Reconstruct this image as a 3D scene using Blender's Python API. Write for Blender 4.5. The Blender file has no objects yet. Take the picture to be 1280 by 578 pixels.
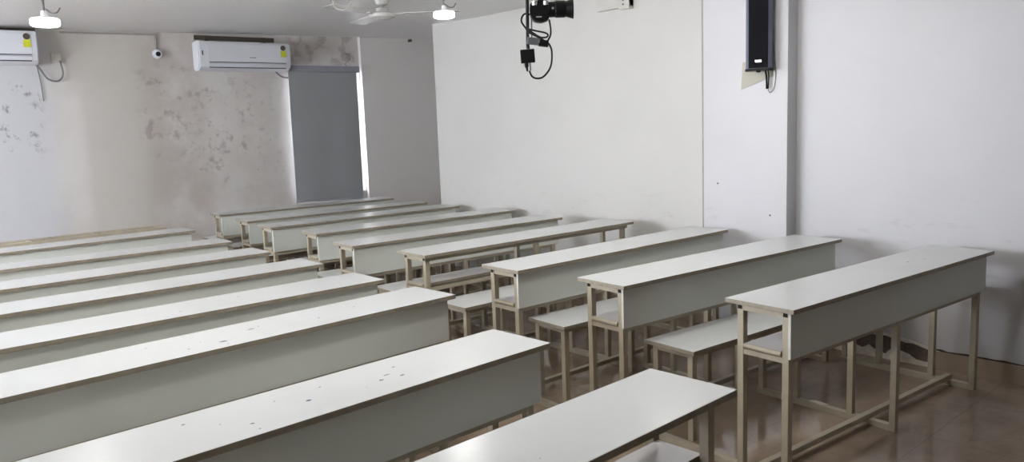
import bpy, bmesh, math, random
from mathutils import Vector, Matrix

# ------------------------------------------------------------------ camera, light, exposure
SC = bpy.context.scene
COL = SC.collection
CAM_H = 1.5140
F = Vector((0.6565465, 0.74223724, -0.134278))
RT = Vector((0.74510314, -0.6658874, -0.03762022))
UP = Vector((0.11733716, 0.07535153, 0.99022934))
cam_data = bpy.data.cameras.new('camera')
cam = bpy.data.objects.new('camera', cam_data)
COL.objects.link(cam)
m = Matrix((RT, UP, -F)).transposed().to_4x4()
m.translation = Vector((0, 0, CAM_H))
cam.matrix_world = m
cam_data.sensor_width = 36.0
cam_data.lens = 975.51 / 1280.0 * 36.0
cam_data.clip_start = 0.02
SC.camera = cam

SC.view_settings.view_transform = 'Standard'
SC.view_settings.look = 'None'
SC.view_settings.gamma = 1.0
SC.view_settings.use_curve_mapping = False
SC.view_settings.exposure = 0.0

WORLD_STRENGTH = 28.0
BULB_W = 14.0
DAY_LEFT_W = 20.0

wd = bpy.data.worlds.new('sky'); SC.world = wd; wd.use_nodes = True
bgn = wd.node_tree.nodes['Background']
bgn.inputs[0].default_value = (0.86, 0.90, 1.0, 1)
bgn.inputs[1].default_value = WORLD_STRENGTH


def area(name, loc, target, sx, sy, w, col):
    l = bpy.data.lights.new(name, 'AREA'); l.shape = 'RECTANGLE'; l.size = sx; l.size_y = sy
    l.energy = w; l.color = col
    o = bpy.data.objects.new(name, l); COL.objects.link(o); o.location = loc
    o.rotation_euler = (Vector(target) - Vector(loc)).to_track_quat('-Z', 'Y').to_euler()
    return o


# daylight entering through the window of the left wall
area('daylight_left_window', (-2.93, 5.6, 1.55), (0, 5.6, 1.50), 3.2, 1.3, DAY_LEFT_W, (0.93, 0.96, 1.0))


# ------------------------------------------------------------------ materials
def s2l(c):
    return tuple(((v / 255) / 12.92 if v / 255 <= 0.04045 else ((v / 255 + 0.055) / 1.055) ** 2.4) for v in c) + (1,)


def mat(name, rgb, rough=0.5, metal=0.0, spec=0.5, noise=None, bump=None, emit=None):
    """noise=(scale, amount) soft colour variation; bump=(scale,strength)"""
    mt = bpy.data.materials.new(name); mt.use_nodes = True
    nt = mt.node_tree; b = nt.nodes['Principled BSDF']
    c = s2l(rgb)
    b.inputs['Base Color'].default_value = c
    b.inputs['Roughness'].default_value = rough
    b.inputs['Metallic'].default_value = metal
    b.inputs['Specular IOR Level'].default_value = spec
    tc = nt.nodes.new('ShaderNodeTexCoord')
    if noise:
        n = nt.nodes.new('ShaderNodeTexNoise'); n.inputs['Scale'].default_value = noise[0]; n.inputs['Detail'].default_value = 5
        nt.links.new(tc.outputs['Object'], n.inputs['Vector'])
        r = nt.nodes.new('ShaderNodeValToRGB')
        k = 1 - noise[1]
        r.color_ramp.elements[0].position = 0.3; r.color_ramp.elements[0].color = (c[0] * k, c[1] * k, c[2] * k, 1)
        r.color_ramp.elements[1].position = 0.7; r.color_ramp.elements[1].color = c
        nt.links.new(n.outputs['Fac'], r.inputs['Fac']); nt.links.new(r.outputs['Color'], b.inputs['Base Color'])
    if bump:
        n2 = nt.nodes.new('ShaderNodeTexNoise'); n2.inputs['Scale'].default_value = bump[0]; n2.inputs['Detail'].default_value = 4
        nt.links.new(tc.outputs['Object'], n2.inputs['Vector'])
        bp = nt.nodes.new('ShaderNodeBump'); bp.inputs['Strength'].default_value = bump[1]; bp.inputs['Distance'].default_value = 0.01
        nt.links.new(n2.outputs['Fac'], bp.inputs['Height']); nt.links.new(bp.outputs['Normal'], b.inputs['Normal'])
    if emit:
        b.inputs['Emission Color'].default_value = s2l(emit[0]); b.inputs['Emission Strength'].default_value = emit[1]
    return mt


class NG:
    """tiny helper for node maths on a material"""
    def __init__(self, mt):
        self.nt = mt.node_tree; self.tc = self.nt.nodes.new('ShaderNodeTexCoord')
        sp = self.nt.nodes.new('ShaderNodeSeparateXYZ'); self.nt.links.new(self.tc.outputs['Object'], sp.inputs[0])
        self.x, self.y, self.z = sp.outputs

    def _set(self, node, i, v):
        if hasattr(v, 'links'): self.nt.links.new(v, node.inputs[i])
        else: node.inputs[i].default_value = v

    def m(self, op, a, b=0.0):
        n = self.nt.nodes.new('ShaderNodeMath'); n.operation = op; self._set(n, 0, a); self._set(n, 1, b); return n.outputs[0]

    def step(self, v, a, b):
        n = self.nt.nodes.new('ShaderNodeMapRange'); n.interpolation_type = 'SMOOTHSTEP'
        self._set(n, 0, v); n.inputs[1].default_value = a; n.inputs[2].default_value = b
        return n.outputs[0]

    def box(self, v, a, b, s):
        return self.m('MULTIPLY', self.step(v, a - s, a + s), self.m('SUBTRACT', 1.0, self.step(v, b - s, b + s)))

    def noise(self, scale, detail=5, rough=0.6, dist=0.0, off=(0, 0, 0), stretch=(1, 1, 1)):
        mp = self.nt.nodes.new('ShaderNodeMapping'); mp.inputs['Location'].default_value = off; mp.inputs['Scale'].default_value = stretch
        self.nt.links.new(self.tc.outputs['Object'], mp.inputs['Vector'])
        n = self.nt.nodes.new('ShaderNodeTexNoise'); n.inputs['Scale'].default_value = scale; n.inputs['Detail'].default_value = detail
        n.inputs['Roughness'].default_value = rough; n.inputs['Distortion'].default_value = dist
        self.nt.links.new(mp.outputs[0], n.inputs['Vector']); return n.outputs['Fac']

    def mix(self, f, a, b):
        n = self.nt.nodes.new('ShaderNodeMix'); n.data_type = 'RGBA'
        self._set(n, 0, f)
        for i, v in ((6, a), (7, b)):
            if hasattr(v, 'links'): self.nt.links.new(v, n.inputs[i])
            else: n.inputs[i].default_value = s2l(v)
        return n.outputs[2]

    def out(self, c, sock='Base Color'):
        self.nt.links.new(c, self.nt.nodes['Principled BSDF'].inputs[sock])


M = {}
M['laminate'] = mat('white_laminate', (214, 216, 215), 0.25, spec=0.36, noise=(7, 0.05), bump=(60, 0.03))
g = NG(M['laminate'])            # small worn specks and scuffs on the laminate
base = g.mix(g.m('MULTIPLY', g.step(g.noise(2.6, 4, off=(3, 1, 0)), 0.48, 0.75), 0.35), (214, 216, 215), (198, 200, 197))
sp1 = g.m('MULTIPLY', g.step(g.noise(38, 2, off=(9, 4, 2)), 0.735, 0.76), g.step(g.noise(3.1, 1, off=(5, 8, 0)), 0.52, 0.6))
base = g.mix(g.m('MULTIPLY', sp1, 0.7), base, (92, 92, 100))
g.out(base)
M['panel'] = mat('grey_laminate', (212, 215, 207), 0.42, noise=(3, 0.05))
M['shelf'] = mat('shelf_laminate', (216, 214, 214), 0.25, noise=(5, 0.15))
M['edge'] = mat('tan_edge_banding', (152, 143, 126), 0.55, noise=(30, 0.22))
M['frame'] = mat('cream_painted_steel', (178, 168, 147), 0.42, noise=(14, 0.16), bump=(80, 0.05))
M['hole'] = mat('dark_tube_hollow', (22, 17, 15), 0.8, noise=(30, 0.3))
M['ink'] = mat('ink', (96, 98, 116), 0.6, noise=(60, 0.3))
M['white_plastic'] = mat('white_plastic', (205, 207, 212), 0.32, noise=(4, 0.03))
M['grey_line'] = mat('grey_vent_gap', (70, 70, 76), 0.6, noise=(30, 0.2))
M['yellow'] = mat('yellow_label', (206, 210, 40), 0.5, noise=(50, 0.2))
M['brown_label'] = mat('dark_round_label', (82, 72, 62), 0.5, noise=(50, 0.3))
M['black'] = mat('black_plastic', (8, 8, 10), 0.45, spec=0.2, noise=(20, 0.2))
M['black_mesh'] = mat('black_speaker_grille', (9, 10, 18), 0.6, spec=0.15, bump=(300, 0.4), noise=(200, 0.3))
M['grey_side'] = mat('grey_speaker_cabinet', (92, 98, 118), 0.35, noise=(10, 0.08))
M['grey_metal'] = mat('dark_grey_metal', (96, 98, 100), 0.35, metal=0.5, noise=(20, 0.1))
M['silver'] = mat('silver_metal', (215, 215, 215), 0.25, metal=0.7, noise=(20, 0.1))
M['glass_lens'] = mat('lens_glass', (12, 14, 20), 0.05, noise=(20, 0.1))
M['cable'] = mat('black_cable', (16, 15, 16), 0.5, spec=0.2, noise=(60, 0.2))
M['grey_cable'] = mat('grey_cable', (112, 110, 112), 0.5, noise=(60, 0.2))
M['conduit'] = mat('painted_conduit', (160, 156, 150), 0.6, noise=(20, 0.15))
M['blind'] = mat('grey_roller_blind', (146, 147, 149), 0.85, noise=(2.5, 0.06), bump=(500, 0.05))
M['blind_box'] = mat('grey_blind_headrail', (142, 142, 150), 0.5, noise=(10, 0.06))
M['lamp_body'] = mat('lamp_body', (225, 225, 225), 0.4, noise=(20, 0.03))
M['lamp_on'] = mat('lit_lamp_diffuser', (255, 255, 255), 0.4, emit=((246, 250, 255), 9.0), noise=(20, 0.01))
M['fan'] = mat('white_fan_enamel', (188, 186, 182), 0.25, noise=(10, 0.05))
M['skirting'] = mat('brown_skirting_tile', (168, 150, 130), 0.35, noise=(6, 0.2))
M['skirting_gap'] = mat('dark_skirting_gap', (84, 71, 62), 0.9, noise=(30, 0.4))
M['plaster_dark'] = mat('exposed_dark_mortar', (112, 100, 92), 0.95, noise=(25, 0.45), bump=(60, 0.7))
M['plaster_pale'] = mat('broken_pale_plaster', (240, 232, 218), 0.9, noise=(14, 0.25), bump=(40, 0.5))
M['window_frame'] = mat('white_window_frame', (220, 220, 222), 0.4, noise=(8, 0.05))
M['switch'] = mat('ivory_wall_box', (194, 191, 184), 0.5, noise=(8, 0.05))
gl = bpy.data.materials.new('window_glass'); gl.use_nodes = True
b = gl.node_tree.nodes['Principled BSDF']; b.inputs['Transmission Weight'].default_value = 1; b.inputs['Roughness'].default_value = 0.02
b.inputs['IOR'].default_value = 1.05
M['glass'] = gl

# painted right wall: clean off-white, with faint scuffs near the desks
M['wall'] = mat('off_white_wall_paint', (200, 198, 196), 0.5, bump=(18, 0.05))
g = NG(M['wall'])
c = g.mix(g.m('MULTIPLY', g.step(g.noise(1.3, 5), 0.35, 0.75), 0.5), (198, 197, 199), (190, 188, 189))
warm = g.mix(g.m('MULTIPLY', g.step(g.noise(1.3, 5), 0.35, 0.75), 0.5), (197, 195, 190), (188, 186, 181))
c = g.mix(g.step(g.y, 3.2, 3.26), c, warm)  # near part of the wall is bluer: daylight tint put into the paint
low = g.m('MULTIPLY', g.box(g.z, 0.1, 0.95, 0.18), g.step(g.noise(7, 6, stretch=(1, 1, 2.5), off=(2, 2, 2)), 0.56, 0.72))
c = g.mix(g.m('MULTIPLY', low, 0.25), c, (158, 150, 148))
scr = g.m('MULTIPLY', g.box(g.z, 0.72, 0.98, 0.05), g.step(g.noise(6, 2, stretch=(1, 0.6, 9), off=(5, 0, 1)), 0.70, 0.76))
c = g.mix(g.m('MULTIPLY', scr, 0.18), c, (128, 120, 118))
g.out(c)

# stained back wall: damp patches, mould specks, pink-brown bloom
M['wall_stained'] = mat('damp_stained_wall_paint', (205, 200, 195), 0.6, bump=(14, 0.12))
g = NG(M['wall_stained'])
c = g.mix(g.step(g.noise(1.1, 5), 0.35, 0.7), (202, 198, 193), (186, 181, 175))
c = g.mix(g.m('MULTIPLY', g.box(g.x, 1.98, 2.72, 0.06), 0.65), c, (184, 179, 170))          # beige repaired strip
c = g.mix(g.m('MULTIPLY', g.box(g.x, 1.0, 1.72, 0.15), 0.7), c, (186, 188, 194))            # bluish daylight tint in the paint under left unit, toned down
pink = g.m('MULTIPLY', g.box(g.x, 2.52, 3.10, 0.14), g.step(g.noise(2.4, 6, off=(1, 0, 4)), 0.30, 0.58))
c = g.mix(g.m('MULTIPLY', pink, 0.6), c, (168, 157, 149))
cl = g.m('MULTIPLY', g.m('MULTIPLY', g.box(g.x, 2.50, 3.02, 0.1), g.box(g.z, 1.35, 2.25, 0.2)), g.step(g.noise(8, 5, off=(4, 1, 7)), 0.52, 0.66))
c = g.mix(g.m('MULTIPLY', cl, 0.5), c, (128, 112, 106))
dots = g.m('MULTIPLY', g.box(g.x, 2.95, 3.95, 0.15), g.m('MULTIPLY', g.box(g.z, 1.0, 2.12, 0.15), g.step(g.noise(11, 5, off=(2, 6, 3)), 0.53, 0.70)))
c = g.mix(g.m('MULTIPLY', dots, 0.5), c, (122, 112, 108))
rgt = g.m('MULTIPLY', g.box(g.x, 2.9, 4.9, 0.1), g.step(g.noise(3.3, 5, off=(7, 0, 0)), 0.4, 0.7))
c = g.mix(g.m('MULTIPLY', rgt, 0.4), c, (178, 166, 160))
mould = g.m('MULTIPLY', g.box(g.x, 0.9, 1.62, 0.1), g.m('MULTIPLY', g.box(g.z, 1.45, 2.2, 0.12), g.step(g.noise(9, 7, 0.7, off=(3, 3, 9), stretch=(1, 1, 0.8)), 0.55, 0.66)))
c = g.mix(g.m('MULTIPLY', mould, 0.85), c, (108, 108, 114))
top = g.m('MULTIPLY', g.box(g.x, 4.1, 4.95, 0.08), g.m('MULTIPLY', g.step(g.z, 2.2, 2.35), g.step(g.noise(7, 6, off=(0, 0, 5)), 0.48, 0.6)))
c = g.mix(g.m('MULTIPLY', top, 0.5), c, (150, 128, 122))
g.out(c)

M['front_wall'] = mat('darkened_front_wall', (122, 118, 112), 0.6, noise=(2, 0.2))  # unseen wall behind the camera, darkened to cut bounced light
M['column'] = mat('brightened_column_paint', (216, 211, 208), 0.5, noise=(1.5, 0.05), bump=(18, 0.05))  # lighter than the wall paint to make up for weak light here
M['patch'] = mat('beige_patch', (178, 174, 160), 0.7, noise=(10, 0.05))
M['ceiling'] = mat('white_ceiling_paint', (222, 221, 220), 0.3, bump=(6, 0.03), noise=(1.2, 0.04))

# glossy brown-grey floor tiles with thin joints, dull dirt
M['floor'] = mat('glossy_brown_floor_tile', (150, 137, 124), 0.10, spec=0.75, bump=(3, 0.02))
g = NG(M['floor'])
c = g.mix(g.step(g.noise(1.6, 6), 0.3, 0.72), (172, 154, 135), (134, 116, 99))
c = g.mix(g.m('MULTIPLY', g.step(g.noise(9, 6, stretch=(1, 2.2, 1)), 0.5, 0.75), 0.5), c, (130, 114, 98))


def joint(v):
    fr = g.m('FRACT', g.m('DIVIDE', g.m('ADD', v, 10.07), 0.6))
    return g.m('LESS_THAN', fr, 0.006)


c = g.mix(g.m('MULTIPLY', g.m('MAXIMUM', joint(g.x), joint(g.y)), 0.4), c, (88, 76, 66))
g.out(c)
g.out(g.m('ADD', 0.03, g.m('MULTIPLY', g.noise(5, 5), 0.09)), 'Roughness')


# ------------------------------------------------------------------ geometry helpers
def tag(o, label=None, cat=None, group=None, kind=None):
    if label: o['label'] = label
    if cat: o['category'] = cat
    if group: o['group'] = group
    if kind: o['kind'] = kind
    return o


def empty(name, loc=(0, 0, 0), rz=0.0):
    o = bpy.data.objects.new(name, None); COL.objects.link(o)
    o.location = loc; o.rotation_euler = (0, 0, rz); o.empty_display_size = 0.1
    return o


class MB:
    def __init__(self): self.bm = bmesh.new()

    def box(self, x0, x1, y0, y1, z0, z1, mi=0, bev=0.0, top=None):
        r = bmesh.ops.create_cube(self.bm, size=1.0)
        vs = r['verts']
        for v in vs:
            v.co = Vector((x0 + (v.co.x + .5) * (x1 - x0), y0 + (v.co.y + .5) * (y1 - y0), z0 + (v.co.z + .5) * (z1 - z0)))
        fs = set(f for v in vs for f in v.link_faces)
        for f in fs:
            f.material_index = mi
            if top is not None and f.normal.z > 0.9: f.material_index = top
        for f in fs:
            f.normal_update()
            if top is not None and f.normal.z > 0.9: f.material_index = top
        if bev > 0:
            es = list(set(e for v in vs for e in v.link_edges))
            bmesh.ops.bevel(self.bm, geom=es, offset=bev, segments=2, affect='EDGES', profile=0.6)
        return self

    def obox(self, c, ax, ay, az, hx, hy, hz, mi=0, bev=0.0):
        """oriented box, centre c, unit axes, half sizes"""
        r = bmesh.ops.create_cube(self.bm, size=2.0); vs = r['verts']
        c = Vector(c)
        for v in vs: v.co = c + ax * (v.co.x * hx) + ay * (v.co.y * hy) + az * (v.co.z * hz)
        for f in set(f for v in vs for f in v.link_faces): f.material_index = mi
        if bev > 0:
            es = list(set(e for v in vs for e in v.link_edges))
            bmesh.ops.bevel(self.bm, geom=es, offset=bev, segments=2, affect='EDGES', profile=0.6)
        return self

    def cyl(self, a, b, r0, r1=None, n=20, mi=0, cap=True):
        a, b = Vector(a), Vector(b); r1 = r0 if r1 is None else r1
        d = b - a
        r = bmesh.ops.create_cone(self.bm, cap_ends=cap, segments=n, radius1=r0, radius2=r1, depth=d.length)
        mt = Matrix.Translation((a + b) / 2) @ d.to_track_quat('Z', 'Y').to_matrix().to_4x4()
        for v in r['verts']: v.co = mt @ v.co
        for f in set(f for v in r['verts'] for f in v.link_faces): f.material_index = mi
        return self

    def lathe(self, o, axis, prof, n=32, mi=0):
        """prof: list of (radius, distance along axis)"""
        o = Vector(o); axis = Vector(axis).normalized()
        q = axis.to_track_quat('Z', 'Y'); rings = []
        for r, h in prof:
            if r < 1e-6: rings.append([self.bm.verts.new(o + axis * h)])
            else: rings.append([self.bm.verts.new(o + axis * h + q @ Vector((r * math.cos(2 * math.pi * k / n), r * math.sin(2 * math.pi * k / n), 0))) for k in range(n)])
        for A, B in zip(rings, rings[1:]):
            for k in range(n):
                k2 = (k + 1) % n
                if len(A) == 1 and len(B) == 1: continue
                if len(A) == 1: f = self.bm.faces.new((A[0], B[k], B[k2]))
                elif len(B) == 1: f = self.bm.faces.new((A[k], B[0], A[k2]))
                else: f = self.bm.faces.new((A[k], B[k], B[k2], A[k2]))
                f.material_index = mi
        return self

    def tube(self, pts, r, n=8, mi=0, sub=6):
        P = [Vector(p) for p in pts]
        # Catmull-Rom
        Q = []
        E_ = [P[0] * 2 - P[1]] + P + [P[-1] * 2 - P[-2]]
        for i in range(1, len(E_) - 2):
            for k in range(sub):
                t = k / sub
                a, b_, c_, d_ = E_[i - 1], E_[i], E_[i + 1], E_[i + 2]
                Q.append(0.5 * ((2 * b_) + (-a + c_) * t + (2 * a - 5 * b_ + 4 * c_ - d_) * t * t + (-a + 3 * b_ - 3 * c_ + d_) * t ** 3))
        Q.append(P[-1])
        prev = None; nrm = None
        for i, q in enumerate(Q):
            t = (Q[min(i + 1, len(Q) - 1)] - Q[max(i - 1, 0)]).normalized()
            if nrm is None:
                nrm = t.orthogonal().normalized()
            else:
                nrm = (nrm - t * nrm.dot(t)).normalized()
            bn = t.cross(nrm)
            ring = [self.bm.verts.new(q + (nrm * math.cos(2 * math.pi * k / n) + bn * math.sin(2 * math.pi * k / n)) * r) for k in range(n)]
            if prev:
                for k in range(n):
                    f = self.bm.faces.new((prev[k], prev[(k + 1) % n], ring[(k + 1) % n], ring[k])); f.material_index = mi; f.smooth = True
            else:
                self.bm.faces.new(ring[::-1])
            prev = ring
        self.bm.faces.new(prev)
        return self

    def poly(self, pts, extr, mi=0):
        vs = [self.bm.verts.new(Vector(p)) for p in pts]
        f = self.bm.faces.new(vs); f.material_index = mi
        r = bmesh.ops.extrude_face_region(self.bm, geom=[f])
        for v in r['geom']:
            if isinstance(v, bmesh.types.BMVert): v.co += Vector(extr)
        for ff in self.bm.faces: pass
        return self

    def build(self, name, mats, parent=None, smooth=False, **t):
        bmesh.ops.recalc_face_normals(self.bm, faces=self.bm.faces)
        me = bpy.data.meshes.new(name); self.bm.to_mesh(me); self.bm.free()
        if not isinstance(mats, (list, tuple)): mats = [mats]
        for x in mats: me.materials.append(x)
        o = bpy.data.objects.new(name, me); COL.objects.link(o)
        if parent: o.parent = parent
        if smooth:
            for p in me.polygons: p.use_smooth = True
            try:
                mod = o.modifiers.new('edge', 'EDGE_SPLIT'); mod.split_angle = math.radians(35)
            except Exception: pass
        tag(o, **t)
        return o


# ------------------------------------------------------------------ room shell
XW = 4.788          # painted right wall
PX = 4.668          # face of the pillar on the right wall


def yb(x): return 8.42 - 0.05 * (x - 1.3)      # stained back wall


def zc(x, y): return 2.527 + 0.0169 * (x - 4.79) + 0.0332 * max(0.0, y - 5.8)


X0, Y0 = -3.0, -5.5
# floor
MB().box(X0 - .2, 6.5, Y0 - .2, 8.9, -0.1, 0.0).build('floor', M['floor'], kind='structure')
# ceiling (slab following the slight rise at the back)
cb = MB(); vs = []
for y in (Y0 - .2, 5.8, 9.0):
    for x in (X0 - .2, 6.5):
        vs.append(cb.bm.verts.new((x, y, zc(x, y))))
for y in (Y0 - .2, 5.8, 9.0):
    for x in (X0 - .2, 6.5):
        vs.append(cb.bm.verts.new((x, y, 2.85)))
for i in (0, 2):
    cb.bm.faces.new((vs[i], vs[i + 1], vs[i + 3], vs[i + 2])); cb.bm.faces.new((vs[i + 6], vs[i + 7], vs[i + 9], vs[i + 8]))
for a, b_ in ((0, 1), (1, 3), (3, 5), (5, 4), (4, 2), (2, 0)): cb.bm.faces.new((vs[a], vs[b_], vs[b_ + 6], vs[a + 6]))
cb.build('ceiling', M['ceiling'], kind='structure')
# right wall with its pillar
w = MB()
w.box(XW, XW + .16, Y0 - .2, 6.50, 0, 2.8)
w.box(PX, XW + .02, 2.583, 3.224, 0, 2.8, bev=0.003)
w.build('wall_right', M['wall'], kind='structure')
w = MB(); w.box(6.30, 6.46, 6.2, 8.30, 0, 2.8); w.box(XW + .1, 6.4, 6.2, 6.35, 0, 2.8)
w.build('wall_alcove', M['wall'], kind='structure')
MB().box(PX - .0015, PX + .003, 3.214, 3.2265, 0.106, 2.5).build('pillar_edge_line', M['conduit'], kind='structure')  # thin grey strip marking the far edge of the pillar
# walls behind and beside the camera
w = MB()
w.box(X0 - .2, 5.0, Y0 - .2, Y0, 0, 2.8)
w.build('wall_front', M['front_wall'], kind='structure')
w = MB()
w.box(X0 - .2, X0, Y0, 3.9, 0, 2.8); w.box(X0 - .2, X0, 7.3, 8.9, 0, 2.8); w.box(X0 - .2, X0, 3.9, 7.3, 0, .85); w.box(X0 - .2, X0, 3.9, 7.3, 2.25, 2.8)
w.build('wall_left', M['wall'], kind='structure')
# back wall: stained stretch with the window opening behind the blind
AX = Vector((1, -0.05, 0)).normalized(); AY = Vector((0.05, 1, 0)).normalized(); AZ = Vector((0, 0, 1))


def bx(mb, x0, x1, z0, z1, d0, d1, mi=0, bev=0.0):
    """box on the back wall: x range, z range, depth range in front of the wall (towards the room)"""
    xm = (x0 + x1) / 2; k = math.sqrt(1 + .05 ** 2)
    c = Vector((xm, yb(xm), (z0 + z1) / 2)) - AY * ((d0 + d1) / 2)
    mb.obox(c, AX, AY, AZ, (x1 - x0) / 2 * k, abs(d1 - d0) / 2, (z1 - z0) / 2, mi, bev)


WX0, WX1, WZ0, WZ1 = 4.08, 4.955, 0.80, 2.22
w = MB()
bx(w, X0 - .2, WX0, 0, 2.85, 0, -0.2); bx(w, WX0, WX1, 0, WZ0, 0, -0.2); bx(w, WX0, WX1, WZ1, 2.85, 0, -0.2); bx(w, WX1, 5.02, 0, 2.85, 0, -0.2)
w.build('wall_back', M['wall_stained'], kind='structure')
w = MB(); bx(w, 4.962, 6.36, 0, 2.85, 0.055, -0.18, bev=.003)
w.build('wall_back_column', M['column'], kind='structure')
# window 1
wf = MB()
bx(wf, WX0, WX1, WZ0, WZ0 + .04, -.08, -.14); bx(wf, WX0, WX1, WZ1 - .04, WZ1, -.08, -.14)
for x in (WX0, (WX0 + WX1) / 2 - .02, WX1 - .03): bx(wf, x, x + .03, WZ0, WZ1, -.08, -.14)
w1 = wf.build('window_1', M['window_frame'], kind='structure')
p = MB(); bx(p, WX0 + .01, WX1 - .01, WZ0 + .01, WZ1 - .01, -.10, -.104); p.build('window_pane', M['glass'], w1)
for nm, (x0, x1, y0, y1, z0, z1) in (('window_2', (X0 - .15, X0 - .1, 3.9, 7.3, .85, 2.25)),):
    q = MB(); lx = x1 - x0 < .2
    q.box(x0, x1, y0, y1, z0, z0 + .05); q.box(x0, x1, y0, y1, z1 - .05, z1)
    for t in (0, .5, 1):
        if lx: yy = y0 + t * (y1 - y0 - .05); q.box(x0, x1, yy, yy + .05, z0, z1)
        else: xx = x0 + t * (x1 - x0 - .05); q.box(xx, xx + .05, y0, y1, z0, z1)
    q.build(nm, M['window_frame'], kind='structure')
# skirting tiles
b1 = MB(); rnd = random.Random(3)
yy = Y0
while yy < 6.5:
    y1_ = min(yy + .6, 6.5)
    if not (1.66 < (yy + y1_) / 2 < 2.32): b1.box(XW - .012, XW + .01, yy + .001, y1_ - .001, 0, .106 + rnd.uniform(-.002, .002), bev=.001)
    yy = y1_
b1.box(PX - .012, XW, 2.571, 2.583, 0, .105); b1.box(PX - .012, PX, 2.571, 3.236, 0, .105)
b1.build('baseboard_right', M['skirting'], kind='structure')
b2 = MB(); bx(b2, X0, 4.96, 0, .10, 0, .012); b2.build('baseboard_back', M['skirting'], kind='structure')
b3 = MB()
b3.box(X0, X0 + .012, Y0, 8.5, 0, .1); b3.build('baseboard_left', M['skirting'], kind='structure')
# ragged dark gap between paint and skirting on the right wall
pts = []; y = -0.4
while y < 2.55: pts.append((XW - .004, y, .108 + rnd.uniform(.002, .012))); y += rnd.uniform(.02, .07)
pts += [(XW - .004, 2.55, .10), (XW - .004, -0.4, .10)]
MB().poly(pts, (.003, 0, 0)).build('trim_1', M['skirting_gap'], kind='structure')
# broken plaster low on the right wall, where skirting tiles are gone
pl = [(1.66, .0), (1.66, .105), (1.72, .115), (1.78, .13), (1.84, .145), (1.93, .15), (1.99, .16), (2.08, .155), (2.16, .17), (2.26, .165), (2.33, .15), (2.38, .12), (2.40, .06), (2.36, .0)]
dm = MB().poly([(XW - .006, a, b_) for a, b_ in pl], (.006, 0, 0)).build('broken_plaster', M['plaster_pale'])
tag(dm, 'broken pale plaster patch with dark mortar at the foot of the right wall', 'damaged plaster')
d1 = [(1.685, .062), (1.70, .095), (1.76, .112), (1.82, .128), (1.86, .125), (1.93, .14), (1.99, .148), (2.03, .142), (2.03, .05), (1.98, .035), (1.95, .07), (1.89, .072), (1.84, .06), (1.80, .035), (1.74, .03), (1.70, .04)]
d2 = [(2.03, .045), (2.03, .142), (2.08, .146), (2.15, .16), (2.24, .156), (2.31, .14), (2.345, .10), (2.32, .055), (2.24, .045), (2.18, .065), (2.12, .05), (2.08, .075), (2.05, .055)]
k = MB(); k.poly([(XW - .009, a, b_) for a, b_ in d1], (.003, 0, 0)); k.poly([(XW - .009, a, b_) for a, b_ in d2], (.003, 0, 0))
k.build('exposed_mortar', M['plaster_dark'], dm)

# ------------------------------------------------------------------ desks
DESKS = {
    'R1': (2.7720, 1.4991, -0.0779, 0.3255, 1.8364), 'R2': (2.7118, 2.3044, -0.0766, 0.3212, 1.8570),
    'R3': (2.6716, 2.9871, -0.0211, 0.3052, 1.8910), 'R4': (2.6628, 3.8086, -0.0239, 0.3119, 1.8943),
    'R5': (2.5958, 4.5386, -0.0576, 0.3017, 1.8781), 'R6': (2.7468, 5.3229, -0.0718, 0.3038, 1.9022),
    'R7': (2.7225, 6.0484, -0.0426, 0.3050, 1.8898), 'R8': (2.7938, 6.6868, -0.0551, 0.3007, 1.8810),
    'R9': (2.8694, 7.5013, -0.0682, 0.3053, 1.9172),
    'L0': (-0.0333, 1.1095, 0.0291, 0.2981, 1.8815), 'L1': (-0.0446, 1.8338, 0.0323, 0.2976, 1.8815),
    'L2': (0.2291, 2.7175, 0.0377, 0.3046, 1.8815), 'L3': (0.2191, 3.3891, -0.0105, 0.3086, 1.8815),
    'L4': (0.2518, 4.0957, -0.0127, 0.2976, 1.8815), 'L5': (0.2602, 4.7997, -0.0069, 0.2999, 1.8815),
    'L6': (0.3026, 5.5919, -0.0440, 0.2907, 1.8815), 'L7': (0.3879, 6.4368, 0.0223, 0.3055, 1.8815),
    'L8': (0.4107, 7.1144, 0.0060, 0.3047, 1.8815)}
LABELS = {
    'R1': 'white desk with attached bench, nearest in the right column, beside the broken plaster',
    'R2': 'white desk in the right column whose far end reaches the wall pillar, second from camera',
    'R3': 'white desk with front panel in the right column, just in front of the panelless desk',
    'R4': 'white desk in the right column with no front panel, legs and shelf open to view',
    'R5': 'white desk with pale front panel, directly behind the panelless desk of the right column',
    'R6': 'white desk in the right column, two rows behind the panelless one',
    'R7': 'white desk with bench in the right column, third from the back wall',
    'R8': 'white desk with bench in the right column, second from the back wall',
    'R9': 'farthest white desk of the right column, standing against the back wall under the grey blind',
    'L0': 'nearest white desk at the bottom of the picture, without front panel, low shelf showing',
    'L1': 'white ink marked desk with dark shaded front panel, second from camera in the left column',
    'L2': 'white ink marked desk with grey front panel, third from the camera in the left column',
    'L3': 'white desk in the left column, fourth from the camera, directly behind the ink marked desks',
    'L4': 'white desk with bench, fifth from the camera in the middle of the left column',
    'L5': 'white desk with bench, sixth from the camera in the left column',
    'L6': 'white desk with bench, third from the back of the left column',
    'L7': 'last white topped desk of the left column, just before the bare topless frame',
    'L8': 'bare cream desk frame without tabletop at the back of the left column'}
BZ, BU, BV, BW = 0.472, 0.038, 0.527, 0.296
T = 0.030     # tube size


def bench_v(k):
    col, i = k[0], int(k[1:])
    nx = DESKS.get(col + str(i + 1))
    if k == 'R2': return 0.473
    x, y, a, wd_, L = DESKS[k]
    if nx is None:
        if k == 'R9': return 0.51
        return BV
    g0 = nx[1] - y; g1 = (nx[1] + math.sin(nx[2]) * L) - (y + math.sin(a) * L)
    return max(0.31, min(BV, min(g0, g1) + 0.035 - BW))


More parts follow.
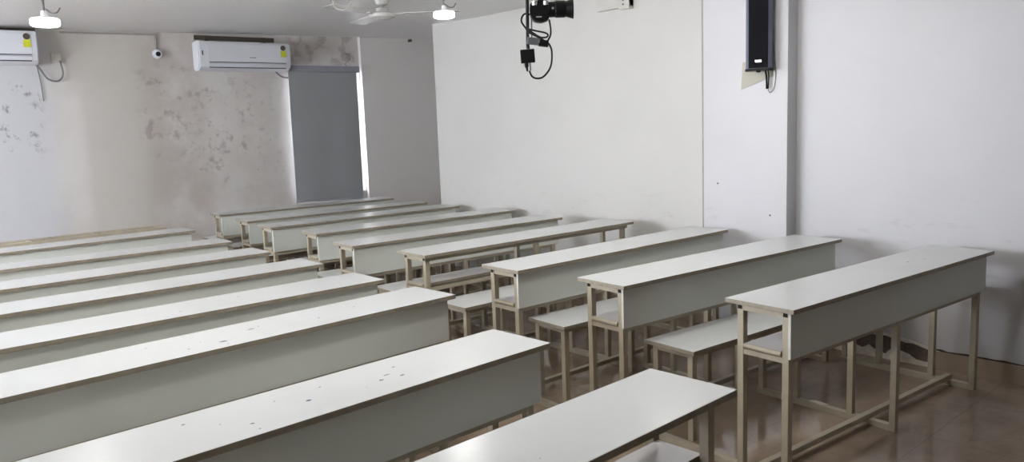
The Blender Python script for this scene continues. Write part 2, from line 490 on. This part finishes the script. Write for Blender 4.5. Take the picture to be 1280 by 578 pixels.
def make_desk(k):
    x, y, a, W, L = DESKS[k]
    root = empty('school_desk', (x, y, 0), a)
    tag(root, LABELS[k], 'desk', 'desks of the right column' if k[0] == 'R' else 'desks of the left column')
    bare = k == 'L8'; panel = k not in ('R4', 'L0', 'L8')
    rn = random.Random(k)
    U = [0.030, L / 2 - T / 2, L - 0.085]          # leg stations
    vn, vf = 0.040, W - 0.070                      # near and far legs
    bv = bench_v(k); bl = L - 0.01
    # tabletop
    if not bare:
        t = MB(); t.box(0, L, 0, W, .740, .760, mi=1, bev=.0025)
        for f in t.bm.faces:
            f.normal_update()
            f.material_index = 0 if f.normal.z > .5 else 1
        top = t.build('tabletop', [M['laminate'], M['edge']], root)
        if k in INK:
            for (u, v, s, asp) in INK[k]:
                rr = random.Random(int(u * 1000)); n = 9; s *= .8; ii = MB()
                ii.poly([(u + asp * s * math.cos(q * 2 * math.pi / n) * rr.uniform(.6, 1.15), v + s * math.sin(q * 2 * math.pi / n) * rr.uniform(.5, 1.1), .7601) for q in range(n)], (0, 0, .0002))
                ii.build('ink_mark', M['ink'], top)
    # top frame: two long tubes with open ends, short end rails, cross bars
    for v in (vn, vf):
        r = MB(); r.box(.006 + .022, L - .03, v, v + T, .712, .738)
        for (ux, s) in ((.028, -1), (L - .03, 1)):
            a0, a1 = sorted((ux, ux + s * .001))
            r.box(a0, a1, v + .005, v + T - .005, .717, .733, mi=1)
        r.build('top_rail', [M['frame'], M['hole']], root)
    xs = U if not bare else [U[0], .42, .80, U[1], 1.28, 1.55, U[2]]
    for u in xs:
        MB().box(u, u + T * .9, vn + T, vf, .712, .735).build('end_rail', M['frame'], root)
    # front panel
    if panel:
        MB().box(.022, L - .028, vn - .014, vn - .001, .548, .739, bev=.0015).build('front_panel', M['panel'], root)
    # shelf with rounded tan nose at each end
    if not bare:
        s = MB(); s.box(U[0] + .006, L - .065, vn + T + .004, W - .045 if False else vf - .002, .551, .570, mi=0)
        for f in s.bm.faces:
            f.normal_update(); f.material_index = 0 if abs(f.normal.z) > .5 else 1
        s.cyl((U[0] + .003, vn + T + .003, .5605), (U[0] + .003, vf - .003, .5605), .0115, n=14, mi=2)
        s.build('shelf', [M['shelf'], M['edge'], M['frame']], root)
        for v in (vn, vf):
            MB().box(U[0] + T, U[2], v + .004, v + T - .004, .524, .546).build('shelf_rail', M['frame'], root)
        for u in U:
            MB().box(u + .002, u + T - .002, vn + T, vf, .524, .546).build('shelf_rail', M['frame'], root)
    # desk legs
    for u in U:
        MB().box(u, u + T, vn, vn + T, 0.0, .712, bev=.0015).build('leg', M['frame'], root)
        MB().box(u, u + T, vf, vf + T, T, .712, bev=.0015).build('leg', M['frame'], root)
    # floor rails joining desk and bench
    for u in U:
        MB().box(u - .002, u + T + .002, vn + T, bv + BW - .018, 0, T, bev=.002).build('floor_rail', M['frame'], root)
    vm = (vn + vf) / 2 + .02
    MB().box(U[0], U[2] + T, vm, vm + T, T, T + .026, bev=.002).build('long_rail', M['frame'], root)
    # bench
    s = MB(); s.box(BU, BU + bl, bv, bv + BW, BZ - .021, BZ, mi=1, bev=.0025)
    for f in s.bm.faces:
        f.normal_update(); f.material_index = 0 if f.normal.z > .5 else 1
    seat = s.build('bench_seat', [M['laminate'], M['edge']], root)
    ub = [max(U[0], BU + .028), U[1], U[2]]
    for u in ub:
        MB().box(u, u + T, bv + .03, bv + .03 + T, T, BZ - .021, bev=.0015).build('leg', M['frame'], root)
        MB().box(u, u + T, bv + BW - .055, bv + BW - .055 + T, T, BZ - .021, bev=.0015).build('leg', M['frame'], root)
        MB().box(u + .002, u + T - .002, bv + .03 + T, bv + BW - .055, BZ - .046, BZ - .021).build('seat_rail', M['frame'], root)
    for v in (bv + .034, bv + BW - .051):
        MB().box(ub[0] + T, ub[2], v, v + .022, BZ - .045, BZ - .022).build('seat_rail', M['frame'], root)
    if k == 'R1':     # scrap of peeled paint on the middle floor rail
        MB().poly([(U[1] - .004, .42, T + .001), (U[1] + .03, .40, T + .001), (U[1] + .036, .47, T + .001), (U[1] + .012, .50, T + .001), (U[1] + .004, .46, T + .001)], (0, 0, .004)).build('peeled_paint', M['plaster_pale'], root)
    return root


INK = {
    'L1': [(1.02, .13, .010, 1.5), (.83, .085, .006, 1.4), (1.36, .20, .006, 1.2), (1.30, .15, .007, 2.2), (1.26, .12, .008, 1.5), (1.33, .11, .006, 2.0), (.70, .22, .006, 1.5), (1.10, .21, .005, 1.2), (.95, .20, .004, 1.2)],
    'L2': [(.83, .08, .012, 1.8), (.98, .17, .010, 2.2), (1.02, .19, .006, 1.2), (.70, .08, .006, 1.4), (1.25, .12, .007, 1.2), (.60, .22, .005, 1.5), (1.45, .17, .005, 1.5)],
    'L3': [(.9, .1, .005, 1.6), (1.2, .2, .006, 1.6)],
    'R1': [(1.25, .17, .007, 3.0), (1.38, .15, .006, 3.0)],
}
for k in DESKS: make_desk(k)


# ------------------------------------------------------------------ wall units on the back wall
def ac(x0, x1, z0, z1, sticker, label, vis0=None):
    """split air conditioner, x range on wall"""
    xm = (x0 + x1) / 2
    root = empty('air_conditioner', (xm, yb(xm) - .001, z0)); root.rotation_euler = (0, 0, -math.atan(.05))
    tag(root, label, 'air conditioner', 'air conditioners on the back wall')
    w_, h = (x1 - x0) / 2, z1 - z0
    b_ = MB()
    # body: side profile extruded
    prof = [(0, 0), (-.13, .0), (-.185, .03), (-.205, .09), (-.205, h - .03), (-.19, h - .005), (-.15, h), (0, h)]
    b_.poly([(-w_, y, z) for y, z in prof], (2 * w_, 0, 0))
    bmesh.ops.bevel(b_.bm, geom=[e for e in b_.bm.edges if abs(e.verts[0].co.x) > w_ - .001 and abs(e.verts[1].co.x - e.verts[0].co.x) < .001], offset=.012, segments=3, affect='EDGES')
    body = b_.build('body', M['white_plastic'], root, smooth=True)
    f = MB(); f.box(-w_ + .09, w_ - .05, -.209, -.204, .085, h - .035, bev=.002); f.build('front_panel', M['white_plastic'], root)
    l = MB(); l.box(-w_ + .1, w_ - .06, -.2105, -.203, .076, .082); l.build('panel_gap', M['grey_line'], root)
    fl = MB(); fl.obox((0.02, -.198, .05), Vector((1, 0, 0)), Vector((0, .82, .57)), Vector((0, -.57, .82)), w_ - .08, .004, .021, bev=.001)
    flap = fl.build('louvre_flap', M['white_plastic'], root)
    gp = MB(); gp.obox((0.02, -.188, .028), Vector((1, 0, 0)), Vector((0, .8, .6)), Vector((0, -.6, .8)), w_ - .08, .006, .004); gp.build('louvre_gap', M['grey_line'], root)
    if sticker:
        sx = w_ - .085
        s = MB(); s.box(sx - .028, sx + .028, -.2125, -.2085, h - .15, h - .085); s.build('energy_label', M['yellow'], root, label='yellow energy label')
        s2 = MB(); s2.cyl((sx, -.2085, h - .055), (sx, -.2125, h - .055), .028, n=20); s2.build('round_sticker', M['brown_label'], root, label='dark round sticker')
    if vis0:
        s3 = MB(); s3.box(-w_ + .032, -w_ + .046, -.2075, -.203, h * .5, h * .5 + .045, bev=.002); s3.build('display_window', M['brown_label'], root, label='small dark display window')
        s4 = MB(); s4.box(.03, .10, -.2105, -.2085, h * .5 - .02, h * .5 - .014); s4.build('badge', M['grey_line'], root)
    return root


ac(3.05, 4.03, 2.195, 2.49, True, 'white split air conditioner on the back wall left of the grey blind', True)
ac(.62, 1.645, 2.225, 2.52, True, 'white split air conditioner at the left edge of the picture, beside a socket')
# dark strips standing in for the shadowed gap above the units
for (x0, x1, z0, z1, lab) in ((3.08, 3.93, 2.515, 2.56, 'dark strip painting the shadowed gap above the air conditioner near the blind'), (.7, 1.66, 2.53, 2.57, 'dark strip painting the shadowed gap above the left air conditioner')):
    q = MB(); bx(q, x0, x1, z0, z1, 0, .02); bx(q, x0 + .1, x0 + .14, z0 - .008, z1, 0, .03); bx(q, x1 - .14, x1 - .1, z0 - .008, z1, 0, .03)
    q.build('gap_shade_strip', M['brown_label'], label=lab, cat='shade strip', group='shade strips above the air conditioners')


def wallpt(x, z, d): return Vector((x, yb(x), z)) - AY * d


# socket and cable by the left unit
so = MB(); bx(so, 1.765, 1.845, 2.255, 2.335, 0, .035, bev=.006)
r = so.build('power_socket', M['switch'], label='ivory power socket box on the back wall right of the left air conditioner', cat='socket')
q = MB(); bx(q, 1.785, 1.825, 2.275, 2.315, .035, .042, bev=.003); q.build('socket_plate', M['switch'], r)
MB().tube([wallpt(1.62, 2.25, .05), wallpt(1.66, 2.19, .05), wallpt(1.72, 2.10, .04), wallpt(1.80, 2.085, .04), wallpt(1.845, 2.15, .04), wallpt(1.83, 2.27, .045)], .008).build('power_cable', M['grey_cable'], label='grey cable looping from the left air conditioner to the socket', cat='cable')
MB().tube([wallpt(1.645, 2.22, .012), wallpt(1.66, 2.05, .012), wallpt(1.665, 1.90, .012)], .004).build('wall_wire', M['grey_cable'], label='thin wire hanging down the wall below the left air conditioner', cat='wire')
MB().tube([wallpt(3.90, 2.21, .05), wallpt(3.95, 2.16, .05), wallpt(4.0, 2.135, .06), wallpt(4.06, 2.14, .06), wallpt(4.065, 2.21, .07), wallpt(4.04, 2.25, .05)], .009).build('drain_pipe', M['grey_cable'], label='grey pipe curling from the air conditioner to behind the blind', cat='pipe')
# conduit under the ceiling and security camera
MB().tube([wallpt(1.86, 2.535, .012), wallpt(2.2, 2.54, .012), wallpt(2.66, 2.548, .012), wallpt(2.70, 2.53, .012), wallpt(2.70, 2.40, .012)], .009, sub=4).build('conduit', M['conduit'], label='painted conduit along the ceiling line down to the security camera', cat='conduit')
cc = empty('security_camera', tuple(wallpt(2.705, 2.36, 0)))
tag(cc, 'small white dome security camera on the back wall between the air conditioners', 'security camera')
dirc = Vector((-.25, -1, -.15)).normalized()
q = MB(); q.lathe((0, 0, 0), (0, -1, 0), [(0, 0), (.045, 0), (.045, .02), (.03, .03), (0, .03)], 24); q.build('mount_base', M['white_plastic'], cc, smooth=True)
q = MB(); q.lathe(Vector((0, -.03, 0)), dirc, [(0, -.03), (.028, -.02), (.036, 0), (.036, .03), (.030, .045), (.0, .045)], 24); q.build('housing', M['white_plastic'], cc, smooth=True)
q = MB(); q.lathe(Vector((0, -.03, 0)) + dirc * .044, dirc, [(0, 0), (.024, 0), (.020, .006), (0, .009)], 24); q.build('lens', M['black'], cc, smooth=True)

# roller blind
rb = empty('roller_blind', tuple(wallpt(4.5, 2.25, 0)))
tag(rb, 'grey roller blind pulled down over the back wall window', 'blind')
off = -Vector(wallpt(4.5, 2.25, 0))


def local(mb):
    for v in mb.bm.verts: v.co += off
    return mb


q = MB(); bx(q, 4.015, 4.905, 2.195, 2.265, .03, .115, bev=.006); local(q).build('headrail', M['blind_box'], rb)
# the cloth hangs a little askew; thin slab with two faint folds
q = MB(); nU, nV = 12, 2
tl, tr_, bl_, br_ = (4.040, 2.20), (4.880, 2.20), (4.030, .752), (4.868, .722)
grid = []
for j in range(nV + 1):
    row = []
    for i in range(nU + 1):
        s_, t_ = i / nU, j / nV
        x = (tl[0] * (1 - s_) + tr_[0] * s_) * (1 - t_) + (bl_[0] * (1 - s_) + br_[0] * s_) * t_
        z = (tl[1] * (1 - s_) + tr_[1] * s_) * (1 - t_) + (bl_[1] * (1 - s_) + br_[1] * s_) * t_
        row.append(q.bm.verts.new(wallpt(x, z, .075 + .004 * math.sin(s_ * 9))))
    grid.append(row)
fs = [q.bm.faces.new((grid[j][i], grid[j][i + 1], grid[j + 1][i + 1], grid[j + 1][i])) for j in range(nV) for i in range(nU)]
r = bmesh.ops.extrude_face_region(q.bm, geom=fs)
for v in r['geom']:
    if isinstance(v, bmesh.types.BMVert): v.co -= AY * .002
local(q).build('blind_cloth', M['blind'], rb)
q = MB(); q.cyl(wallpt(4.03, .748, .077), wallpt(4.868, .718, .077), .009, n=12); local(q).build('bottom_bar', M['blind_box'], rb)
q = MB(); q.tube([wallpt(4.868, 2.19, .09), wallpt(4.87, 1.9, .09)], .003, n=6)
local(q).build('pull_cord', M['white_plastic'], rb)
# small round fixture above the blind
q = MB(); q.lathe(wallpt(4.80, 2.375, 0), -AY, [(0, 0), (.05, 0), (.05, .02), (.032, .035), (.03, .05), (.018, .05), (.018, .04), (0, .04)], 28)
q.tube([wallpt(4.80, 2.33, .02), wallpt(4.775, 2.30, .02), wallpt(4.78, 2.27, .03)], .006, n=6)
q.build('wall_fixture', M['conduit'], smooth=True, label='small round pipe fitting on the wall above the blind', cat='fitting')
# hook on the column
q = MB(); q.box(5.62, 5.645, 8.10, 8.15, 2.575, 2.605); q.build('wall_hook', M['brown_label'], label='tiny dark hook high on the far end wall right of the blind', cat='hook')


# ------------------------------------------------------------------ lamps
def lamp(x, y, z, label, r=.067, k=0.62):
    root = empty('pendant_lamp', (x, y, z)); tag(root, label, 'lamp', 'round pendant lamps')
    zt = zc(x, y) - z
    q = MB(); q.lathe((0, 0, 0), (0, 0, 1), [(0, -.016), (r * .8, -.015), (r * .96, -.010), (r, -.002), (r, .014), (r * .92, .022), (0, .022)], 36); q.build('diffuser', M['lamp_on'], root, smooth=True)
    q = MB(); q.lathe((0, 0, 0), (0, 0, 1), [(r * .9, .0225), (r * .5, .028), (.016, .036), (.014, .06), (0, .06)], 36); q.build('housing', M['lamp_body'], root, smooth=True)
    q = MB(); q.cyl((0, 0, .055), (0, 0, zt - .01), .006, n=10); q.build('stem', M['grey_cable'], root)
    q = MB(); q.lathe((0, 0, zt), (0, 0, -1), [(0, 0), (.035, 0), (.03, .018), (0, .02)], 20); q.build('ceiling_rose', M['lamp_body'], root, smooth=True)
    q = MB(); q.tube([(.01, 0, .07), (.03, -.02, .05), (.05, -.035, .052), (.065, -.045, .075)], .0035, n=6); q.build('clip', M['grey_cable'], root)
    l = bpy.data.lights.new('lamp_light', 'POINT'); l.energy = BULB_W * k; l.shadow_soft_size = .05; l.color = (1.0, .985, .95)
    o = bpy.data.objects.new('lamp_light', l); COL.objects.link(o); o.parent = root; o.location = (0, 0, -.11)
    return root


lamp(.945, 4.53, 2.107, 'lit round pendant lamp at the upper left, in front of the left air conditioner')
lamp(3.06, 4.025, 2.213, 'lit round pendant lamp near the fan, upper middle', k=.78)
lamp(.80, 3.06, 2.030, 'lit round pendant lamp cut by the top edge of the picture at the left', k=1.05)
for (x, y, lb) in ((-1.2, 4.4, 'added to brighten the rear, beside the left wall window'), (-1.2, 6.6, 'added to brighten the rear, in the far left corner of the room'), (1.35, 2.3, 'over the ink marked desks'), (3.25, 2.42, 'over the nearest desks of the right column')):  # the two far left lamps are unseen, added to brighten the back wall
    lamp(x, y, 2.16, 'lit round pendant lamp outside the picture, ' + lb, k=(1.6 if x < 2 else 1.5) if y < 3 else .25)

# ------------------------------------------------------------------ ceiling fan
fx, fy, fz = 3.39, 5.24, 2.385
fan = empty('ceiling_fan', (fx, fy, fz)); tag(fan, 'white three blade ceiling fan near the far right corner', 'fan')
zt = zc(fx, fy) - fz
q = MB(); q.lathe((0, 0, 0), (0, 0, 1), [(0, -.028), (.06, -.026), (.098, -.012), (.104, 0), (.104, .012), (.08, .022), (.05, .03), (.048, .055), (0, .055)], 40); q.build('motor', M['fan'], fan, smooth=True)
q = MB(); q.cyl((0, 0, .05), (0, 0, zt), .012, n=12); q.build('down_rod', M['fan'], fan)
q = MB(); q.lathe((0, 0, zt), (0, 0, -1), [(0, 0), (.055, 0), (.045, .035), (.015, .05), (0, .05)], 24); q.build('canopy', M['fan'], fan, smooth=True)
a0 = math.atan2(RT.y, RT.x)
for i in range(3):
    a = a0 + i * 2 * math.pi / 3
    dx = Vector((math.cos(a), math.sin(a), 0)); dy = Vector((-math.sin(a), math.cos(a), 0)); tilt = .09
    wv = (dy * math.cos(tilt) + AZ * math.sin(tilt)).normalized()
    q = MB(); pts = [(.14, -.035), (.22, -.058), (.56, -.066), (.585, -.05), (.59, 0), (.585, .05), (.56, .064), (.22, .058), (.14, .035)]
    q.poly([dx * u + wv * v + Vector((0, 0, .012)) for u, v in pts], (0, 0, .004)); q.build('blade', M['fan'], fan)
    q = MB(); q.obox(dx * .12 + Vector((0, 0, .01)), dx, wv, dx.cross(wv), .045, .018, .004, bev=.002); q.build('blade_bracket', M['fan'], fan)
# wire loop hook beside fan
hp = Vector((2.62, 4.62, 2.30))
q = MB(); q.tube([hp + Vector((0, 0, .19)), hp + Vector((0, 0, .06)), hp + Vector((.01, -.01, .01)), hp + Vector((.05, -.045, -.005)), hp + Vector((.08, -.07, .03)), hp + Vector((.085, -.075, .07))], .006, n=8)
q.build('ceiling_hook', M['conduit'], label='bent metal hook hanging from the ceiling left of the fan', cat='hook')

# ------------------------------------------------------------------ photo camera on its ceiling arm
# local frame: A to the right along the lens, B away from the viewer, C up
D = 3.5; PXM = 975.51 / D
P0 = Vector((0, 0, CAM_H)) + (F + RT * ((660 - 640) / 975.51) - UP * ((10 - 289) / 975.51)) * D
A = Vector((RT.x, RT.y, 0)).normalized(); Bv = Vector((-A.y, A.x, 0)); C_ = Vector((0, 0, 1))


def cp(dx, dz, dy=0.0): return A * (dx / PXM) - C_ * (dz / PXM) + Bv * dy      # dx, dz counted in 1/279 m


arm = empty('camera_mount', tuple(P0)); tag(arm, 'black ceiling pole holding the photo camera', 'camera mount')
q = MB(); q.cyl(cp(-2, 46), cp(0.5, -60), .0075, n=12)
q.cyl(cp(0.5, -60), Vector((0, 0, zc(P0.x, P0.y) - P0.z)) + cp(.5, 0), .014, n=14)
q.build('pole', M['black'], arm)
q = MB(); q.cyl(cp(3.5, 42, .02), cp(4.5, -8, .02), .003, n=8); q.build('strut', M['grey_metal'], arm)
q = MB(); q.obox(cp(10, -14), A, Bv, C_, .035, .03, .012, bev=.003); q.build('mount_plate', M['black'], arm)
q = MB(); q.lathe(cp(13, -10), C_, [(0, 0), (.03, 0), (.03, .02), (.022, .03), (0, .03)], 20); q.build('tilt_head', M['silver'], arm, smooth=True)
q = MB(); q.lathe(Vector((0, 0, zc(P0.x, P0.y) - P0.z)) + cp(.5, 0), -C_, [(0, 0), (.06, 0), (.06, .01), (.02, .025), (0, .025)], 24); q.build('ceiling_plate', M['black'], arm, smooth=True)

ph = empty('photo_camera', tuple(P0 + cp(16, 4))); tag(ph, 'black photo camera with a long lens pointing right, hanging from the ceiling', 'camera')
q = MB()
bpts = [(-14, -4), (-13, -9), (-5, -10), (-2, -14), (6, -14), (9, -9), (10, 8), (9, 12), (0, 15), (-9, 13), (-14, 6)]
q.poly([cp(u, v, -.03) for u, v in bpts], tuple(Bv * .06)); bmesh.ops.bevel(q.bm, geom=list(q.bm.edges), offset=.004, segments=2, affect='EDGES')
body = q.build('body', M['black'], ph, smooth=True)
q = MB(); q.obox(cp(-3, 8.5, -.031), A, Bv, C_, .012, .001, .0022); q.build('maker_badge', M['silver'], ph, label='small pale badge on the camera body')
q = MB(); q.lathe(cp(9, -1), A, [(0, 0), (.034, 0), (.034, .03), (.037, .034), (.037, .075), (.034, .078), (.035, .082), (.044, .112), (.041, .112), (.030, .09), (0, .088)], 32); q.build('lens', M['black'], ph, smooth=True)
q = MB(); q.lathe(cp(14.5, -1, -.036), -Bv, [(0, -.004), (.006, 0), (.005, .004), (0, .005)], 14); q.build('lens_button', M['silver'], ph, smooth=True)
q = MB(); q.lathe(cp(9, -1) + A * .089, A, [(0, 0), (.029, 0), (.02, .006), (0, .008)], 24); q.build('front_glass', M['glass_lens'], ph, smooth=True)
for u in (-8, 6):
    q = MB(); q.lathe(cp(u, -5.5, -.030), C_, [(0, 0), (.012, 0), (.012, .018), (0, .018)], 16); q.build('dial', M['silver'], ph, smooth=True)

cv = empty('video_adapter', tuple(P0 + cp(9, 42.5))); tag(cv, 'grey and black video adapter clamped to the pole under the photo camera', 'adapter')
ax = (A * .97 - C_ * .14).normalized(); az = C_ * .97 + A * .14
q = MB(); q.obox(cp(-4, -1.5), ax, Bv, az, .027, .018, .0155, bev=.002); q.build('body', M['grey_metal'], cv, label='grey metal half')
q = MB(); q.obox(cp(9, 1.5), ax, Bv, az, .022, .018, .0145, bev=.002); q.build('end_cap', M['black'], cv)
q = MB(); q.obox(cp(3.2, -.5, -.019), ax, Bv, az, .003, .001, .006); q.build('white_mark', M['silver'], cv)
hb = empty('converter_box', tuple(P0 + cp(-2.5, 59))); tag(hb, 'small square black converter box hanging below the video adapter', 'box')
q = MB(); ax2 = (A * .998 + C_ * .05).normalized(); az2 = (C_ * .998 - A * .05).normalized()
q.obox(cp(0, 0), ax2, Bv, az2, .032, .012, .030, bev=.002); q.build('case', M['black'], hb)
q = MB(); q.cyl(cp(1, -9), cp(0.5, -15), .008, n=10); q.build('bracket', M['cable'], hb)
q = MB(); q.cyl(cp(-2, 8.5), cp(-1.5, 14), .010, .008, n=12); q.cyl(cp(-1.5, 14), cp(-.8, 19), .006, .004, n=10); q.build('plug', M['black'], hb)
q = MB(); q.cyl(cp(2.6, 8.5), cp(2.8, 18), .004, n=8); q.build('plug', M['grey_metal'], hb)


def cw(u, v, d=0.0): return P0 + cp(u - 660, v - 10, d)


q = MB(); q.tube([cw(659, 87), cw(662, 94), cw(668, 97), cw(676, 95.5), cw(684, 87), cw(687.5, 77), cw(688, 64), cw(685.5, 56), cw(681, 52), cw(672, 47, -.02), cw(660, 40, -.01), cw(656, 34), cw(651.5, 27), cw(652, 21), cw(656, 17), cw(662, 18)], .0042, n=8)
q.build('video_cable', M['cable'], label='long black cable looping from the converter box up to the photo camera', cat='cable', group='camera cables')
q = MB(); q.tube([cw(686, 25), cw(687.5, 36), cw(687, 44), cw(684, 50), cw(681, 53)], .0042, n=8)
q.build('video_cable', M['cable'], label='short black cable dropping from the lens side to the adapter', cat='cable', group='camera cables')
q = MB(); q.tube([cw(658, 36, -.02), cw(668, 39, -.03), cw(680, 42, -.03), cw(683.5, 45, -.03), cw(681, 47.5, -.03), cw(674, 47, -.025), cw(666, 42, -.02), cw(660, 37.5, -.015)], .004, n=8)
q.build('video_cable', M['cable'], label='flattened loop of black cable around the pole above the adapter', cat='cable', group='camera cables')

# ------------------------------------------------------------------ column loudspeaker on the pillar
sp = empty('loudspeaker', (4.598, 2.742, 1.80), math.radians(24)); tag(sp, 'tall narrow black loudspeaker on the pillar of the right wall', 'loudspeaker')
q = MB()
H_ = .55
pr = [(-.055, -.062), (-.055, .062), (-.025, .080), (.022, .080), (.022, -.080), (-.025, -.080)]
q.poly([(a, b_, .012) for a, b_ in pr], (0, 0, H_)); q.build('cabinet', M['grey_side'], sp, label='grey side casing')
q = MB(); q.box(-.061, -.054, -.060, .060, .016, H_ + .008, bev=.002); q.build('grille', M['black_mesh'], sp)
for z in (0.0, H_ + .010):
    q = MB(); q.poly([(a * 1.06, b_ * 1.06, z) for a, b_ in pr], (0, 0, .014)); q.build('end_cap', M['black'], sp)
q = MB(); q.box(-.0632, -.0608, -.020, .018, .052, .066); q.build('name_plate', M['silver'], sp, label='small silver name plate')
q = MB(); q.lathe((-.045, 0, 0.0), (0, 0, -1), [(0, -.002), (.015, 0), (.013, .010), (0, .013)], 16); q.build('mount_knob', M['black'], sp, smooth=True)
q = MB(); q.box(.02, .055, -.02, .03, .12, .17); q.box(.02, .055, -.02, .03, H_ - .15, H_ - .1); q.build('wall_bracket', M['black'], sp)
q = MB(); q.tube([(.01, -.035, .01), (.02, -.042, -.04), (.024, -.044, -.115)], .006, n=8); q.tube([(.01, -.052, .01), (.02, -.056, -.04), (.024, -.052, -.115)], .004, n=6)
q.build('lead', M['cable'], sp)
q = MB(); q.tube([(.024, -.050, -.118), (.026, -.065, -.140), (.026, -.088, -.11), (.026, -.098, -.03), (.024, -.092, .05), (.02, -.078, .2)], .0022, n=6)
q.build('thin_wire', M['grey_cable'], sp)
pp = MB(); pp.poly([(PX - .004, 2.905, 1.87), (PX - .004, 2.68, 1.87), (PX - .004, 2.685, 1.765), (PX - .004, 2.915, 1.69)], (.004, 0, 0))  # flat beige wedge on the pillar, reaching below the loudspeaker
pp.build('slanted_patch', M['patch'], label='pale beige slanted patch on the pillar behind the loudspeaker', cat='wall patch')

# ------------------------------------------------------------------ box on the right wall at the top edge
jb = empty('wall_box', (XW, 4.09, 2.33)); tag(jb, 'white electrical box high on the right wall, cut by the top edge of the picture', 'electrical box')
q = MB(); q.box(-.05, 0, -.17, .17, .045, .165, bev=.004); q.build('casing', M['switch'], jb)
q = MB(); q.box(-.056, -.0, .08 - .25, -.165 + .10, .03, .165, bev=.003); q.build('switch_plate', M['switch'], jb)
for z in (.065, .095):
    q = MB(); q.cyl((-.056, -.115, z), (-.060, -.115, z), .007, n=12); q.build('screw', M['grey_metal'], jb)
q = MB(); q.box(-.053, -.049, -.055, .16, .055, .16, bev=.002); q.build('cover', M['switch'], jb)
# little wall screws / nail holes
for (y, z, n_) in ((3.10, 1.06, 'left'), (2.70, .86, 'right')):
    q = MB(); q.lathe((PX, y, z), (-1, 0, 0), [(0, 0), (.006, 0), (.005, .004), (0, .005)], 12)
    q.build('wall_screw', M['brown_label'], smooth=True, label='tiny dark screw in the pillar, %s of the two' % n_, cat='screw', group='pillar screws')
